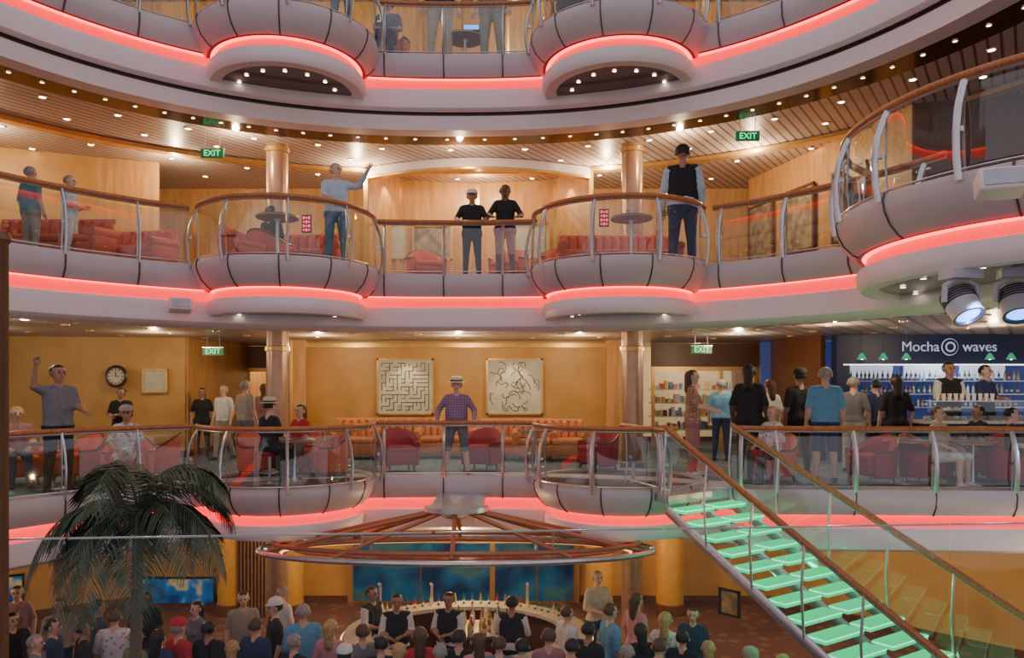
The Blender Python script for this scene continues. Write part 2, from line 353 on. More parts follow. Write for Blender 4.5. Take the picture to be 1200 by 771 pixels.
C=dict(lblue=cl('lightblue',(.50,.64,.76)),jean=cl('denim',(.13,.24,.36)),black=cl('black',(.022,.022,.027)),white=cl('white',(.8,.8,.8)),
 grey=cl('grey',(.20,.21,.24)),plaid=mat('cloth_plaid',(.50,.17,.27),.85,kind='plaid',col2=(.12,.17,.32),scale=6),
 khaki=cl('khaki',(.42,.37,.30)),navy=cl('navy',(.035,.055,.14)),red=cl('red',(.55,.035,.045)),pink=cl('pink',(.65,.32,.36)),
 floral=mat('cloth_floral',(.34,.18,.13),.85,kind='carpet',col2=(.7,.55,.4),scale=18),mauve=cl('mauve',(.42,.22,.24)),
 teal=cl('teal',(.08,.28,.32)),blue=cl('blue',(.14,.38,.64)),beige=cl('beige',(.6,.5,.4)),green=cl('olive',(.2,.24,.12)),
 print=mat('cloth_print',(.75,.7,.7),.85,kind='carpet',col2=(.25,.2,.3),scale=14))
def person(name,x,y,z,H=1.9,yaw=0,pose='stand',lean=0,shirt='grey',pants='navy',skin=SKL,hair=HBR,hat=None,shorts=False,lhair=False,lsleeve=False,fem=False,hyaw=0,L=None,R=None,belly=0,vest=None,skirt=False,sit=.50,shoes=SHOE,legs=None,tilt=0):
    s=H/1.75; w=.9 if fem else 1.0
    dz=0
    hip=.92
    if pose=='sit': dz=sit-.06-.86; 
    RL=Matrix.Rotation(lean,3,'X')
    def U(p):
        v=Vector(p); v.z-=hip; v=RL@v; v.z+=hip+dz; return v
    RH=Matrix.Rotation(hyaw,3,'Z')@Matrix.Rotation(tilt,3,'X')
    def Hd(p):
        v=RH@(Vector(p)-Vector((0,0,1.52)))*1.04+Vector((0,0,1.512)); return U(v)
    if pose=='sit':
        kn=[Vector((-.11,-.43,sit+.02)),Vector((.11,-.43,sit+.02))]; an=[Vector((-.12,-.42,.085)),Vector((.12,-.42,.085))]
        if legs=='cross': kn=[Vector((-.09,-.43,sit+.02)),Vector((.02,-.44,sit+.13))]; an=[Vector((-.1,-.42,.085)),Vector((-.22,-.62,sit-.16))]
        if legs=='high': an=[Vector((-.1,-.30,sit-.40)),Vector((.1,-.30,sit-.40))]
        dA=((-.24,-.03,1.17),(-.15,-.26,1.08)),((.24,-.03,1.17),(.15,-.26,1.08))
    else:
        kn=[Vector((-.115,-.02,.49)),Vector((.12,-.035,.49))]; an=[Vector((-.13,.02,.085)),Vector((.14,.0,.085))]
        if legs=='stride': kn=[Vector((-.10,-.12,.50)),Vector((.10,.03,.49))]; an=[Vector((-.10,-.18,.085)),Vector((.10,.26,.10))]
        if legs=='apart': kn=[Vector((-.16,-.02,.48)),Vector((.16,-.03,.48))]; an=[Vector((-.21,.02,.085)),Vector((.21,.0,.085))]
        dA=((-.25,.03,1.16),(-.26,-.06,.92)),((.25,.03,1.16),(.26,-.06,.92))
        if pose=='rail': dA=((-.30,-.10,1.17),(-.24,-.33,1.10)),((.30,-.10,1.17),(.24,-.33,1.10))
        if pose=='fold': dA=((-.25,-.05,1.15),(-.08,-.25,1.12)),((.25,-.05,1.15),(.08,-.26,1.16))
        if pose=='hips': dA=((-.34,.04,1.16),(-.19,-.08,1.02)),((.34,.04,1.16),(.19,-.08,1.02))
    L=L or dA[0]; R=R or dA[1]
    P=[]
    def cp(a,b,ra,rb,lab): P.append((Vector(a)*s,Vector(b)*s,ra*s,rb*s,lab))
    bl=belly
    for sg in(-1,1):
        cp(U((sg*.085*w,0,1.0)),U((sg*.085*w,-.005,1.20)),.100*w+.02*bl,.105*w+.01*bl,'shirt')
        cp(U((sg*.085*w,0,1.20)),U((sg*.10*w,.005,1.34)),.105*w,.095*w,'shirt')
        cp(U((sg*.05*w,.005,1.42)),U((sg*.172*w,.005,1.415)),.062,.060*w,'shirt')
        if fem: cp(U((sg*.075,-.06,1.27)),U((sg*.075,-.075,1.255)),.062,.06,'shirt')
        h=U((sg*.092,0,.90)); cp(U((sg*.07,.01,.955)),h,.115,.115+.01*fem,'pants')
        i=0 if sg<0 else 1
        cp(h,kn[i],.098,.066,'thigh'); mid=kn[i].lerp(an[i],.35)+Vector((0,.015,0))
        cp(kn[i],mid,.062,.060,'calf'); cp(mid,an[i],.059,.042,'calf')
        cp(an[i]+Vector((0,.03,-.035)),an[i]+Vector((sg*.02,-.15,-.045)),.045,.036,'shoe')
    cp(U((0,-.02-.04*bl,1.05)),U((0,-.02,1.2)),.10+.05*bl,.10,'shirt')
    cp(U((0,-.008,1.18)),U((0,-.004,1.37)),.103*w,.088*w,'shirt')
    cp(U((0,.01,1.44)),Hd((0,0,1.55)),.057,.052,'skin')
    cp(Hd((0,.012,1.665)),Hd((0,.022,1.66)),.097,.095,'head'); cp(Hd((0,-.02,1.64)),Hd((0,-.035,1.575)),.080,.054,'head')
    if lhair: cp(Hd((0,.055,1.66)),U((0,.085,1.42)),.088,.06,'hair')
    hands=[]
    for sg,(e,wr) in((-1,L),(1,R)):
        sh=U((sg*.185*w,.005,1.40)); e=U(e); wr=U(wr)
        cp(sh,e,.058*w+.004,.045,'uarm'); cp(e,e.lerp(wr,.35),.044,.044,'farm'); cp(e.lerp(wr,.35),wr,.044,.030,'farm')
        d=(wr-e).normalized(); hands.append((sg,wr,d)); cp(wr,wr+d*.075,.027,.034,'hand')
    bm=([],[])
    for a,b_,ra,rb,_ in P: caps(bm,a,b_,ra,rb)
    me=bpy.data.meshes.new('t'); me.from_pydata(bm[0],[],bm[1]); ob=bpy.data.objects.new('t',me); bpy.context.collection.objects.link(ob)
    r=ob.modifiers.new('r','REMESH'); r.mode='VOXEL'; r.voxel_size=.0205*s
    sm=ob.modifiers.new('s','SMOOTH'); sm.iterations=3; sm.factor=.5
    dg=bpy.context.evaluated_depsgraph_get(); em=ob.evaluated_get(dg).to_mesh()
    nv=len(em.vertices); co=np.empty(nv*3); em.vertices.foreach_get('co',co); co=co.reshape(-1,3)
    no=np.empty(nv*3); em.vertices.foreach_get('normal',no); no=no.reshape(-1,3)
    faces=[tuple(p.vertices) for p in em.polygons]
    ob.evaluated_get(dg).to_mesh_clear(); bpy.data.objects.remove(ob); bpy.data.meshes.remove(me)
    labs=[p[4] for p in P]
    def lab_of(pt):
        D=[]
        for a,b_,ra,rb,_ in P:
            a=np.array(a);b2=np.array(b_);d=b2-a;l2=max(d@d,1e-9);t=np.clip(((pt-a)@d)/l2,0,1)
            D.append(np.linalg.norm(pt-(a+t[:,None]*d),axis=1)-(ra+(rb-ra)*t))
        return np.argmin(np.array(D),axis=0)
    fc=np.array([co[list(f)].mean(axis=0) for f in faces]); fl=lab_of(fc); 
    S=C[shirt]; Pn=C[pants]; hc=np.array(Hd((0,.012,1.665)))*s
    fwd=np.array(RL@(RH@Vector((0,-1,0)))); up=np.array(RL@(RH@Vector((0,0,1))))
    hemc=np.array(U((0,0,.95)))*s; tup=np.array(RL@Vector((0,0,1)))
    mats=[];outset=np.zeros(nv)
    for i,f in enumerate(faces):
        l=labs[fl[i]]; o=0
        if l=='shirt': m=S;o=.008
        elif l=='pants':
            m=Pn;o=.006
            if (fc[i]-hemc)@tup>-.02*s: m=S;o=.012
        elif l=='thigh': m=Pn;o=.006; 
        elif l=='calf':
            m=skin if (shorts or skirt) else Pn; o=0 if (shorts or skirt) else .006
        elif l=='uarm': m=S;o=.008
        elif l=='farm': m=S if lsleeve else skin; o=.006 if lsleeve else 0
        elif l=='shoe': m=shoes;o=.002
        elif l=='hair': m=hair
        elif l=='head':
            q=fc[i]-hc; zz=q@up/s; ff=q@fwd/s
            if zz>.054 or (ff<.0 and zz>-.05) or (ff<.03 and zz>.0): m=hair;o=.010
            else: m=skin
        else: m=skin
        if vest is not None and l=='shirt': m=C[vest];o=.012
        mats.append(m)
        for v in f: outset[v]=max(outset[v],o)
    co=co+no*outset[:,None]*s
    b=MB(); b.M=place(x,y,z,yaw)
    b.add([tuple(c) for c in co],faces,mats,True)
    def hp(p): return Hd(p)*s
    for sg in(-1,1):
        b.sphere(hp((sg*.033,-.088,1.652)),.0115*s,EYEW,n=6,k=4); b.sphere(hp((sg*.097,.005,1.64)),.024*s,skin,n=6,k=5,sc=(.45,.7,1.2))
        b.tube([hp((sg*.018,-.094,1.672)),hp((sg*.048,-.087,1.674))],.005*s,hair,n=4)
    b.tube([hp((0,-.092,1.655)),hp((0,-.114,1.617))],[.008*s,.016*s],skin,n=6)
    b.tube([hp((-.024,-.085,1.585)),hp((0,-.092,1.583)),hp((.024,-.085,1.585))],.007*s,LIP,n=5)
    for sg,wr,d in hands:
        side=Vector((sg,0,0)) if abs(d.x)<.7 else Vector((0,-1,0)); side=(side-d*side.dot(d)).normalized(); nrm=d.cross(side).normalized()
        if nrm.z>0: nrm=-nrm
        base=wr+d*.085
        for k,ln in enumerate((.07,.08,.074,.058)):
            o=base+side*(.024-.016*k)*-1; dd=(d+side*(.10*(k-1.5))).normalized()
            p1=o+dd*ln*.5; p2=p1+(dd*.7+nrm*.7).normalized()*ln*.5
            b.tube([(o-d*.02)*s,p1*s,p2*s],[.0095*s,.0088*s,.0065*s],skin,n=5)
        o=wr+d*.03-side*.02; t1=o+(d*.6-side*.75).normalized()*.045; t2=t1+d*.035
        b.tube([o*s,t1*s,t2*s],[.012*s,.010*s,.0075*s],skin,n=5)
    if hat:
        hm={'straw':STRAW,'black':C['black'],'white':C['white'],'red':C['red'],'grey':C['khaki'],'pink':C['pink']}[hat[1]]
        M0=b.M; c=hp((0,.012,1.715)); R3=(RL@RH).to_4x4(); b.M=M0@Matrix.Translation(c)@R3
        if hat[0]=='brim':
            b.lathe([(.18*s,-.015*s),(.125*s,-.004*s),(.110*s,.0),(.104*s,.07*s),(.074*s,.095*s),(0,.085*s)],(0,0,0),hm,n=20)
            b.lathe([(.112*s,.0),(.110*s,.025*s)],(0,0,0),C['black'],n=20)
        else:
            b.lathe([(.114*s,-.02*s),(.112*s,.02*s),(.090*s,.06*s),(.048*s,.082*s),(0,.088*s)],(0,0,0),hm,n=18)
            b.grid([[(.088*s*cos(a)*q1,-.09*s*q2-.0*s-(.085*s)*q3*sin(a),(-.012-.012*q3)*s) for a in np.linspace(0,pi,9)] for q1,q2,q3 in((1,.3,.85),(.95,.6,1.2))],hm)
        b.M=M0
    return b.build(name)
def pm(px,D,top,**k):
    Hh=EYE+(450-top)*D/FL; Hh-= .06 if k.get('hat') else 0
    return person(k.pop('name','person'),bx(px,D),D,F0+k.pop('dz',0),H=Hh,**k)
pm(68,12.25,428,name='man_waving',yaw=rad(60),shirt='grey',pants='black',skin=SKM,hair=HB,L=((-.34,-.05,1.46),(-.36,-.14,1.72)),R=((.22,-.10,1.18),(.18,-.33,1.12)))
pm(535,14.75,441,name='man_plaid_shirt',pose='rail',shirt='plaid',pants='grey',shorts=True,belly=.8,hat=('brim','straw'),lsleeve=True,L=((-.33,.0,1.18),(-.33,-.24,1.00)),R=((.33,0,1.18),(.33,-.24,1.00)),legs='apart')
pm(812,14.6,434,name='woman_at_rail',yaw=rad(70),pose='rail',fem=True,shirt='floral',pants='mauve',hair=HBR,lhair=True,shoes=SHOEW)
pm(845,17.5,445,name='man_standing',yaw=rad(160),shirt='blue',pants='navy',hair=HG)
pm(878,14.0,428,name='woman_standing',yaw=rad(150),shirt='black',pants='black',fem=True,skin=SKD,hair=HB,lhair=True,belly=.5)
pm(902,15.5,445,name='woman_standing',yaw=rad(200),shirt='white',pants='khaki',fem=True,hair=HBR,lhair=True)
pm(937,14.6,430,name='man_standing',yaw=rad(190),shirt='black',pants='black',skin=SKM,hair=HB,hat=('cap','black'))
pm(967,13.6,431,name='man_blue_shirt',yaw=rad(170),shirt='blue',pants='navy',hair=HG,belly=1,shorts=True)
pm(1000,15.2,442,name='woman_standing',yaw=rad(150),shirt='grey',pants='beige',hair=HG,fem=True)
pm(1050,14.4,440,name='woman_standing',yaw=rad(175),shirt='black',pants='black',fem=True,hair=HB,lhair=True)
pm(1026,16.2,446,name='man_standing',yaw=rad(200),shirt='navy',pants='black',hair=HB)
pm(1112,16.8,425,name='barista',yaw=0,shirt='white',pants='black',skin=SKM,hair=HB,vest='black',pose='fold')
pm(1155,16.8,428,name='barista',yaw=rad(30),shirt='navy',pants='black',skin=SKL,hair=HB,pose='fold')
pm(237,18.5,455,name='woman_standing',yaw=rad(20),shirt='black',pants='black',fem=True,hair=HB,lhair=True,skin=SKM)
pm(262,17.8,452,name='man_standing',yaw=rad(-20),shirt='white',pants='khaki',hair=HG,legs='stride')
pm(288,16.6,446,name='man_standing',yaw=rad(150),shirt='khaki',pants='grey',shorts=True,hair=HG)
pm(310,17.4,450,name='woman_standing',yaw=rad(190),shirt='mauve',pants='beige',fem=True,hair=HBR,lhair=True)
pm(142,16.4,455,name='man_standing',yaw=0,shirt='black',pants='black',hair=HB,skin=SKM,pose='fold')
def seat(px,D,**k): return person(k.pop('name','seated_person'),bx(px,D),D,k.pop('z',F0),pose='sit',H=k.pop('H',1.85),**k)
seat(148,13.2,yaw=rad(25),shirt='print',pants='white',shorts=True,fem=True,hair=HBR,hat=('cap','grey'),skin=SKM,legs='cross',shoes=SHOEW)
seat(316,13.4,name='woman_straw_hat',yaw=rad(150),shirt='black',pants='black',fem=True,hair=HB,hat=('brim','straw'),sit=.62,H=1.85)
seat(352,14.6,yaw=rad(-30),shirt='red',pants='grey',fem=True,hair=HBR,lhair=True)
seat(1100,13.3,yaw=rad(30),shirt='beige',pants='white',shorts=True,hair=HBR,fem=True,shoes=SHOEW)
seat(1186,12.9,yaw=rad(60),shirt='black',pants='navy',shorts=True,hair=HB,shoes=SHOEW,legs='cross')
seat(905,13.6,yaw=rad(-60),shirt='print',pants='black',fem=True,hair=HBL,lhair=True)
seat(1146,14.0,yaw=rad(-90),shirt='black',pants='grey',hair=HB,skin=SKM)
seat(20,13.25,yaw=rad(40),shirt='mauve',pants='navy',fem=True,hair=HBL,lhair=True)
def pu(px,D,top,**k):
    z=k.pop('z',F1); Hh=EYE+(450-top)*D/FL-z
    return person(k.pop('name','person'),bx(px,D),D,z,H=Hh,**k)
pu(394,13.55,192,z=F1+.04,name='man_pointing',yaw=rad(15),shirt='lblue',pants='jean',hair=HG,lsleeve=True,L=((-.20,-.15,1.20),(-.15,-.38,1.12)),R=((.36,-.10,1.36),(.50,-.28,1.60)),hyaw=rad(40))
pu(553,14.75,224,name='man_black_tshirt',pose='rail',shirt='black',pants='black',skin=SKM,hair=HB,hat=('cap','white'))
pu(592,14.75,217,name='woman_black_tshirt',pose='rail',fem=True,shirt='black',pants='pink',skin=SKD,hair=HB,lhair=True,shorts=True)
pu(800,14.15,170,z=F1,name='waiter',yaw=rad(165),shirt='lblue',pants='navy',vest='black',hair=HB,skin=SKM,lsleeve=True)
pu(82,13.0,206,name='man_standing',yaw=rad(100),shirt='lblue',pants='white',hair=HG,pose='fold')
pu(36,12.6,196,name='man_standing',yaw=rad(160),shirt='teal',pants='khaki',hair=HG,belly=.6)
seat(318,14.5,z=F1,yaw=rad(150),shirt='black',pants='jean',hair=HB)
pu(515,15.1,-58,z=F2,name='man_standing',yaw=rad(10),shirt='navy',pants='beige',hair=HBR)
pu(577,15.1,-54,z=F2,name='man_standing',yaw=rad(-10),shirt='grey',pants='khaki',hair=HBR)
pu(400,13.5,-80,z=F2+.04,name='man_standing',yaw=rad(180),shirt='white',pants='grey',hair=HBR)
pu(668,14.9,-60,z=F2,name='man_standing',yaw=rad(180),shirt='black',pants='black',hair=HBR)
seat(455,14.9,z=F2,yaw=0,shirt='grey',pants='navy',hair=HG)
# bar crowd (lower deck)
def pl(px,D,H=1.9,**k): return person(k.pop('name','person'),bx(px,D),D,FB,H=H,**k)
LOW=[(300,11.6,1.9,dict(yaw=rad(160),shirt='navy',hair=HBR)),(322,12.4,1.95,dict(yaw=rad(-60),shirt='black',hair=HB,hat=('cap','white'))),
(355,12.0,2.0,dict(yaw=rad(200),shirt='blue',hair=HG,belly=1,pants='khaki',name='man_blue_shirt')),(388,11.5,1.9,dict(yaw=rad(170),shirt='pink',fem=True,hair=HBL,lhair=True)),
(404,10.6,1.8,dict(yaw=rad(180),shirt='black',hair=HB,hat=('cap','white'))),
(447,10.9,1.85,dict(yaw=rad(180),shirt='black',hair=HB)),(492,11.0,1.95,dict(yaw=rad(190),shirt='red',hair=HBR,fem=True,lhair=True)),
(538,11.0,1.92,dict(yaw=rad(170),shirt='black',hair=HB)),(585,10.9,1.85,dict(yaw=rad(180),shirt='grey',hair=HBR)),(643,11.1,1.9,dict(yaw=rad(180),shirt='mauve',hair=HBR,fem=True)),
(690,11.4,1.9,dict(yaw=rad(140),shirt='black',hair=HB,skin=SKM)),(716,12.1,1.98,dict(yaw=rad(110),shirt='blue',hair=HBR,name='man_blue_shirt')),
(746,12.8,1.95,dict(yaw=rad(120),shirt='pink',hair=HBR,fem=True,lhair=True)),(700,14.3,1.95,dict(yaw=rad(20),shirt='beige',hair=HBL,fem=True,pose='fold')),
(780,11.9,1.9,dict(yaw=rad(150),shirt='print',hair=HBL,fem=True,lhair=True)),(750,11.4,1.88,dict(yaw=rad(190),shirt='black',hair=HB,fem=True,lhair=True)),
(210,11.5,1.9,dict(yaw=rad(150),shirt='red',hair=HG,hat=('cap','red'))),(186,11.2,1.85,dict(yaw=rad(170),shirt='navy',hair=HB,fem=True,lhair=True)),
(134,12.0,1.9,dict(yaw=rad(190),shirt='print',hair=HBR)),(98,11.6,1.85,dict(yaw=rad(130),shirt='black',hair=HB,skin=SKM)),(42,11.1,1.8,dict(yaw=rad(100),shirt='grey',hair=HG)),
(116,12.6,1.9,dict(yaw=rad(130),shirt='navy',hair=HB,skin=SKM)),(772,10.8,1.85,dict(yaw=rad(180),shirt='teal',hair=HBR)),
(330,13.6,1.85,dict(yaw=rad(-40),shirt='white',hair=HG)),(70,13.0,1.8,dict(yaw=rad(30),shirt='khaki',hair=HBR)),(230,12.8,1.8,dict(yaw=rad(-30),shirt='grey',hair=HB,fem=True,lhair=True)),
(812,12.6,1.75,dict(yaw=rad(-20),shirt='navy',hair=HBR)),(272,11.0,1.75,dict(yaw=rad(190),shirt='pink',hair=HBL,fem=True,lhair=True)),(160,11.2,1.85,dict(yaw=rad(150),shirt='green',hair=HG)),
(665,12.4,1.85,dict(yaw=rad(120),shirt='white',hair=HBR)),(14,12.0,1.85,dict(yaw=rad(60),shirt='black',hair=HB)),(735,10.7,1.8,dict(yaw=rad(170),shirt='khaki',hair=HG)),(612,10.8,1.85,dict(yaw=rad(175),shirt='navy',hair=HB)),(468,10.7,1.82,dict(yaw=rad(175),shirt='beige',hair=HBL,fem=True,lhair=True)),
(516,10.7,1.8,dict(yaw=rad(160),shirt='blue',hair=HG)),(560,10.9,1.9,dict(yaw=rad(200),shirt='pink',hair=HBR,fem=True,lhair=True)),(425,11.3,1.9,dict(yaw=rad(200),shirt='grey',hair=HBR)),(670,10.8,1.85,dict(yaw=rad(180),shirt='red',hair=HB)),
(800,11.3,1.8,dict(yaw=rad(150),shirt='black',hair=HB)),(245,11.6,1.85,dict(yaw=rad(170),shirt='black',hair=HB,skin=SKM)),(20,13.6,1.85,dict(yaw=rad(20),shirt='mauve',hair=HBR,fem=True,lhair=True)),(62,11.7,1.85,dict(yaw=rad(100),shirt='navy',hair=HB)),
(170,13.4,1.8,dict(yaw=rad(10),shirt='black',hair=HB,skin=SKD)),(285,13.2,1.85,dict(yaw=rad(20),shirt='khaki',hair=HBR)),(345,11.0,1.85,dict(yaw=rad(150),shirt='black',hair=HG)),(830,11.0,1.75,dict(yaw=rad(170),shirt='teal',hair=HBL,fem=True,lhair=True))]
for px,D,H,k in LOW: pl(px,D,H,**k)
for px,D,k in((465,12.9,dict(yaw=rad(10))),(526,13.0,dict(yaw=rad(-15)) ),(600,12.8,dict(yaw=rad(170))),(436,13.4,dict(yaw=rad(60)))):
    k.setdefault('vest','black'); person('bartender',bx(px,D),D,FB,H=1.9,shirt='white',pants='black',hair=HB,skin=SKM,lsleeve=False,pose='fold',**k)
for px,D,k in((880,11.2,dict(shirt='green',pants='khaki',hat=('cap','grey'),belly=.6,hair=HG,yaw=rad(10))),(918,11.0,dict(shirt='grey',pants='khaki',fem=True,hair=HBL,lhair=True,yaw=rad(-15)))):
    seat(px,D,z=FB,sit=.55,H=1.95,**k)
# ---------------------------------------------------------------- furniture
def tub(x,y,z,yaw=0,m=CORAL,s=1.1,name='tub_armchair'):
    b=MB(); b.M=place(x,y,z,yaw,s)
    n=26; rings=[]
    def top(a): return .56+.24*max(0,sin(a))**1.2
    for (r,zf) in((.33,0),(.37,.05),(.38,.5),(.40,.9),(.375,1.0),(.33,1.0),(.29,.92),(.27,.5),(.27,0)):
        rings.append([(r*cos(a)*1.02,r*sin(a)+.02,.12+(top(a)-.12)*zf) for a in np.linspace(rad(-38),rad(218),n)])
    b.grid(rings,m)
    for k in(0,n-1): b.add([r[k] for r in rings],[list(range(len(rings)))],m)
    b.rbox((0,-.02,.30),(.54,.56,.30),.08,m); b.rbox((0,-.04,.44),(.52,.54,.12),.055,m)
    b.tube([(.385*cos(a)*1.02,.385*sin(a)+.02,top(a)*.995) for a in np.linspace(rad(-38),rad(218),n)],.02,DWOOD,n=6)
    for a,c in((-.22,-.22),(.22,-.22),(-.22,.24),(.22,.24)): b.tube([(a,c,.16),(a*1.1,c*1.1,0)],[.025,.015],DWOOD,n=6)
    return b.build(name)
def sofa(x,y,z,yaw=0,L=1.9,m=CORAL,s=1.1,name='sofa'):
    b=MB(); b.M=place(x,y,z,yaw,s)
    b.rbox((0,0,.24),(L,.72,.26),.05,m); n=max(2,int(L/.65))
    for i in range(n): b.rbox((-L/2+L*(i+.5)/n,-.06,.42),(L/n-.02,.62,.14),.06,m)
    k=int(L/.16)
    for i in range(k):
        X=-L/2+.08+(L-.16)*i/(k-1); b.tube([(X,.30,.30),(X,.33,.6),(X,.36,.80),(X,.40,.84)],[.085,.085,.075,.03],m,n=8)
    b.tube([(-L/2,.40,.84),(L/2,.40,.84)],.045,m,n=8)
    for sg in(-1,1): b.tube([(sg*L/2,-.36,.54),(sg*L/2,.36,.60)],.09,m,n=10); b.rbox((sg*L/2,0,.34),(.14,.70,.42),.05,m)
    for a in(-1,1):
        for c in(-.28,.28): b.tube([(a*(L/2-.08),c,.14),(a*(L/2-.06),c,0)],[.03,.02],DWOOD,n=6)
    return b.build(name)
def table(x,y,z,h=.8,r=.38,name='round_table',drinks=True):
    b=MB(); b.M=place(x,y,z)
    b.lathe([(0,h),(r,h),(r+.01,h-.015),(r,h-.04),(.06,h-.05),(.035,h-.1),(.03,.12),(.06,.05),(.22,.03),(.24,0)],(0,0,0),[DWOOD,DWOOD,TRIMG,DWOOD,STEEL,STEEL,STEEL,STEEL,STEEL],n=28)
    if drinks:
        for a in(.5,2.4,4.2): b.lathe([(0,h+.005),(.03,h+.005),(.032,h+.11),(.028,h+.11)],(r*.5*cos(a),r*.5*sin(a),0),GLASSN,n=10); b.lathe([(0,h+.08),(.029,h+.08)],(r*.5*cos(a),r*.5*sin(a),0),mat('drink',(.8,.35,.05),.2),n=10)
    return b.build(name)
for px,D,yw,m in((468,15.3,20,MAROON),(563,15.5,-20,MAROON),(700,15.4,-60,MAROON),(305,14.5,60,CORAL),(382,14.4,-60,CORAL),(22,13.3,40,CORAL),(90,13.6,-20,CORAL),(150,13.35,25,CORAL),(182,14.2,-70,CORAL),(352,14.75,-30,CORAL),(1020,13.5,-70,MAROON),(1085,13.5,30,MAROON),(1190,13.05,60,MAROON),(905,13.75,-60,CORAL),(1150,14.0,-90,MAROON)):
    tub(bx(px,D),D,F0,rad(yw),m)
for px,D,L in((440,18.0,1.9),(498,18.3,2.2),(605,17.8,1.6),(645,17.6,1.5)): sofa(bx(px,D),D,F0,0,L,ORANGE)
for px,D in((345,13.7),(628,16.4),(405,16.6),(60,12.9),(1060,13.6),(1140,13.2)): table(bx(px,D),D,F0)
def stool(x,y,z,h=.62,m=MAROON):
    b=MB(); b.M=place(x,y,z); b.lathe([(0,h),(.17,h),(.19,h-.03),(.18,h-.08),(.03,h-.09),(.025,.06),(.2,.03),(.21,0)],(0,0,0),[m,m,m,STEEL,STEEL,STEEL,STEEL],n=22)
    b.tube([(.16*cos(a),.16*sin(a),.22) for a in np.linspace(0,2*pi,18)],.012,STEEL,n=5); return b.build('bar_stool')
stool(bx(316,13.4),13.4,F0,.60)
for px,D,L,yw in((52,13.4,1.9,0),(140,14.5,1.7,-10),(355,14.8,1.3,0),(725,14.9,2.1,0)): sofa(bx(px,D),D,F1+.03,rad(yw),L,CORAL)
for px,D,yw in((285,14.0,60),(500,16.2,20),(595,16.2,-20),(318,14.6,150),(655,16,0)): tub(bx(px,D),D,F1+.03,rad(yw),CORAL)
for px,D in((325,13.5),(740,13.6)): table(bx(px,D),D,F1+.03,h=.95)
for px,D,yw in((290,14.0,30),(370,14.2,-30),(455,15.1,0),(700,14,20),(775,14,-40)): tub(bx(px,D),D,F2+.03,rad(yw),CORAL)
for px,D in((330,13.4),(735,13.4),(545,15.3)): table(bx(px,D),D,F2+.03)
b=MB(); b.M=place(bx(552,15.1),15.1,F2+.84); b.box((0,0,.0),(.34,.24,.02),BLACK); b.box((0,.12,.12),(.34,.015,.22),BLACK); b.box((0,.11,.12),(.31,.01,.19),mat('laptop_screen',(.1,.3,.8),.4,em=(.1,.4,1),es=2)); b.build('laptop')
sofa(bx(900,11.5),11.5,FB,0,2.0,MAROON)
# ---------------------------------------------------------------- art
def frame(x,y,z,w,h,kind,yaw=0,fm=TRIMG,name='framed_picture'):
    b=MB(); b.M=place(x,y,z,yaw); t=.05
    pm_={'maze':mat('art_paper',(.60,.60,.48),.5),'dark':mat('art_dark',(.16,.13,.10),.4,col2=(.45,.33,.2),scale=5),'screen':mat('map_screen',(.45,.36,.12),.3,es=.5,kind='screen',scale=1.3)}[kind]
    b.box((0,0,0),(w,.03,h),pm_)
    for sx in(-1,1): b.box((sx*(w/2+t/2),-.01,0),(t,.06,h+2*t),fm); b.box((0,-.01,sx*(h/2+t/2)),(w+2*t,.06,t),fm)
    return b
def maze(b,w,h,curvy,seed):
    R=random.Random(seed); ink=mat('art_ink',(.10,.11,.12),.5)
    def seg(x0,z0,x1,z1): b.box(((x0+x1)/2,-.02,(z0+z1)/2),(max(abs(x1-x0),.018),.012,max(abs(z1-z0),.018)),ink)
    g=.105; nx,nz=int(w*.9/g),int(h*.9/g)
    if not curvy:
        for i in range(nx+1):
            for j in range(nz+1):
                x=-nx*g/2+i*g; z=-nz*g/2+j*g
                if R.random()<.55 and i<nx: seg(x,z,x+g,z)
                elif j<nz: seg(x,z,x,z+g)
    else:
        for k in range(26):
            x=w*.42*cos(k*2.4)*(k/26)**.5; z=h*.42*sin(k*2.4)*(k/26)**.5; a=R.uniform(0,6); pts=[]
            for i in range(12):
                pts.append((x,-.02,z)); a+=R.uniform(-1.0,1.0); x+=.045*cos(a); z+=.045*sin(a); x=max(-w*.46,min(w*.46,x)); z=max(-h*.46,min(h*.46,z))
            b.tube(pts,.010,ink,n=5)
for px,cv in((475,False),(603,True)):
    D=19.88; b=frame(bx(px,D),D,bz(453,D),1.42,1.42,'maze'); maze(b,1.42,1.42,cv,px); b.build('framed_artwork')
frame(bx(171,17.9),18.35,bz(446,18),.5,.5,'maze',rad(8)).build('framed_picture')
b=MB(); b.M=place(bx(127,17.7),18.05,bz(441,18))@Matrix.Rotation(rad(90),4,'X'); b.lathe([(0,.02),(.2,.02),(.25,.05),(.28,.0)],(0,0,0),[CREAM,DSTEEL,DSTEEL],n=30)
for i in range(12): a=i*pi/6; b.box((.17*cos(a),.17*sin(a),.03),(.03,.03,.01),BLACK)
b.box((0,.06,.035),(.015,.13,.01),BLACK); b.box((.04,0,.035),(.09,.015,.01),BLACK); b.build('wall_clock')
for f,hh in((.12,1.3),(.4,1.35),(.70,1.4)):
    x=6.0+1.4*f; y=18.6-5.0*f; frame(x-.12,y-.05,5.5,.9,hh,'dark',math.atan2(-5,1.4),DWOOD).build('framed_picture')
for px in(452,505,620): frame(bx(px,18.2),18.25 if px!=505 else 18.5,5.35,.9,.8,'maze' if px!=505 else 'dark',rad(0)).build('framed_picture')
def scr(x,y,z,w,h,yaw,name='wall_screen'): frame(x,y,z,w,h,'screen',yaw,BLACK).build(name)
scr(-12.1,16.9+.15,bz(712,16.9),1.35,1.2,rad(33)); scr(-8.55,18.85,bz(704,18.8),1.9,1.1,0)
b=MB()
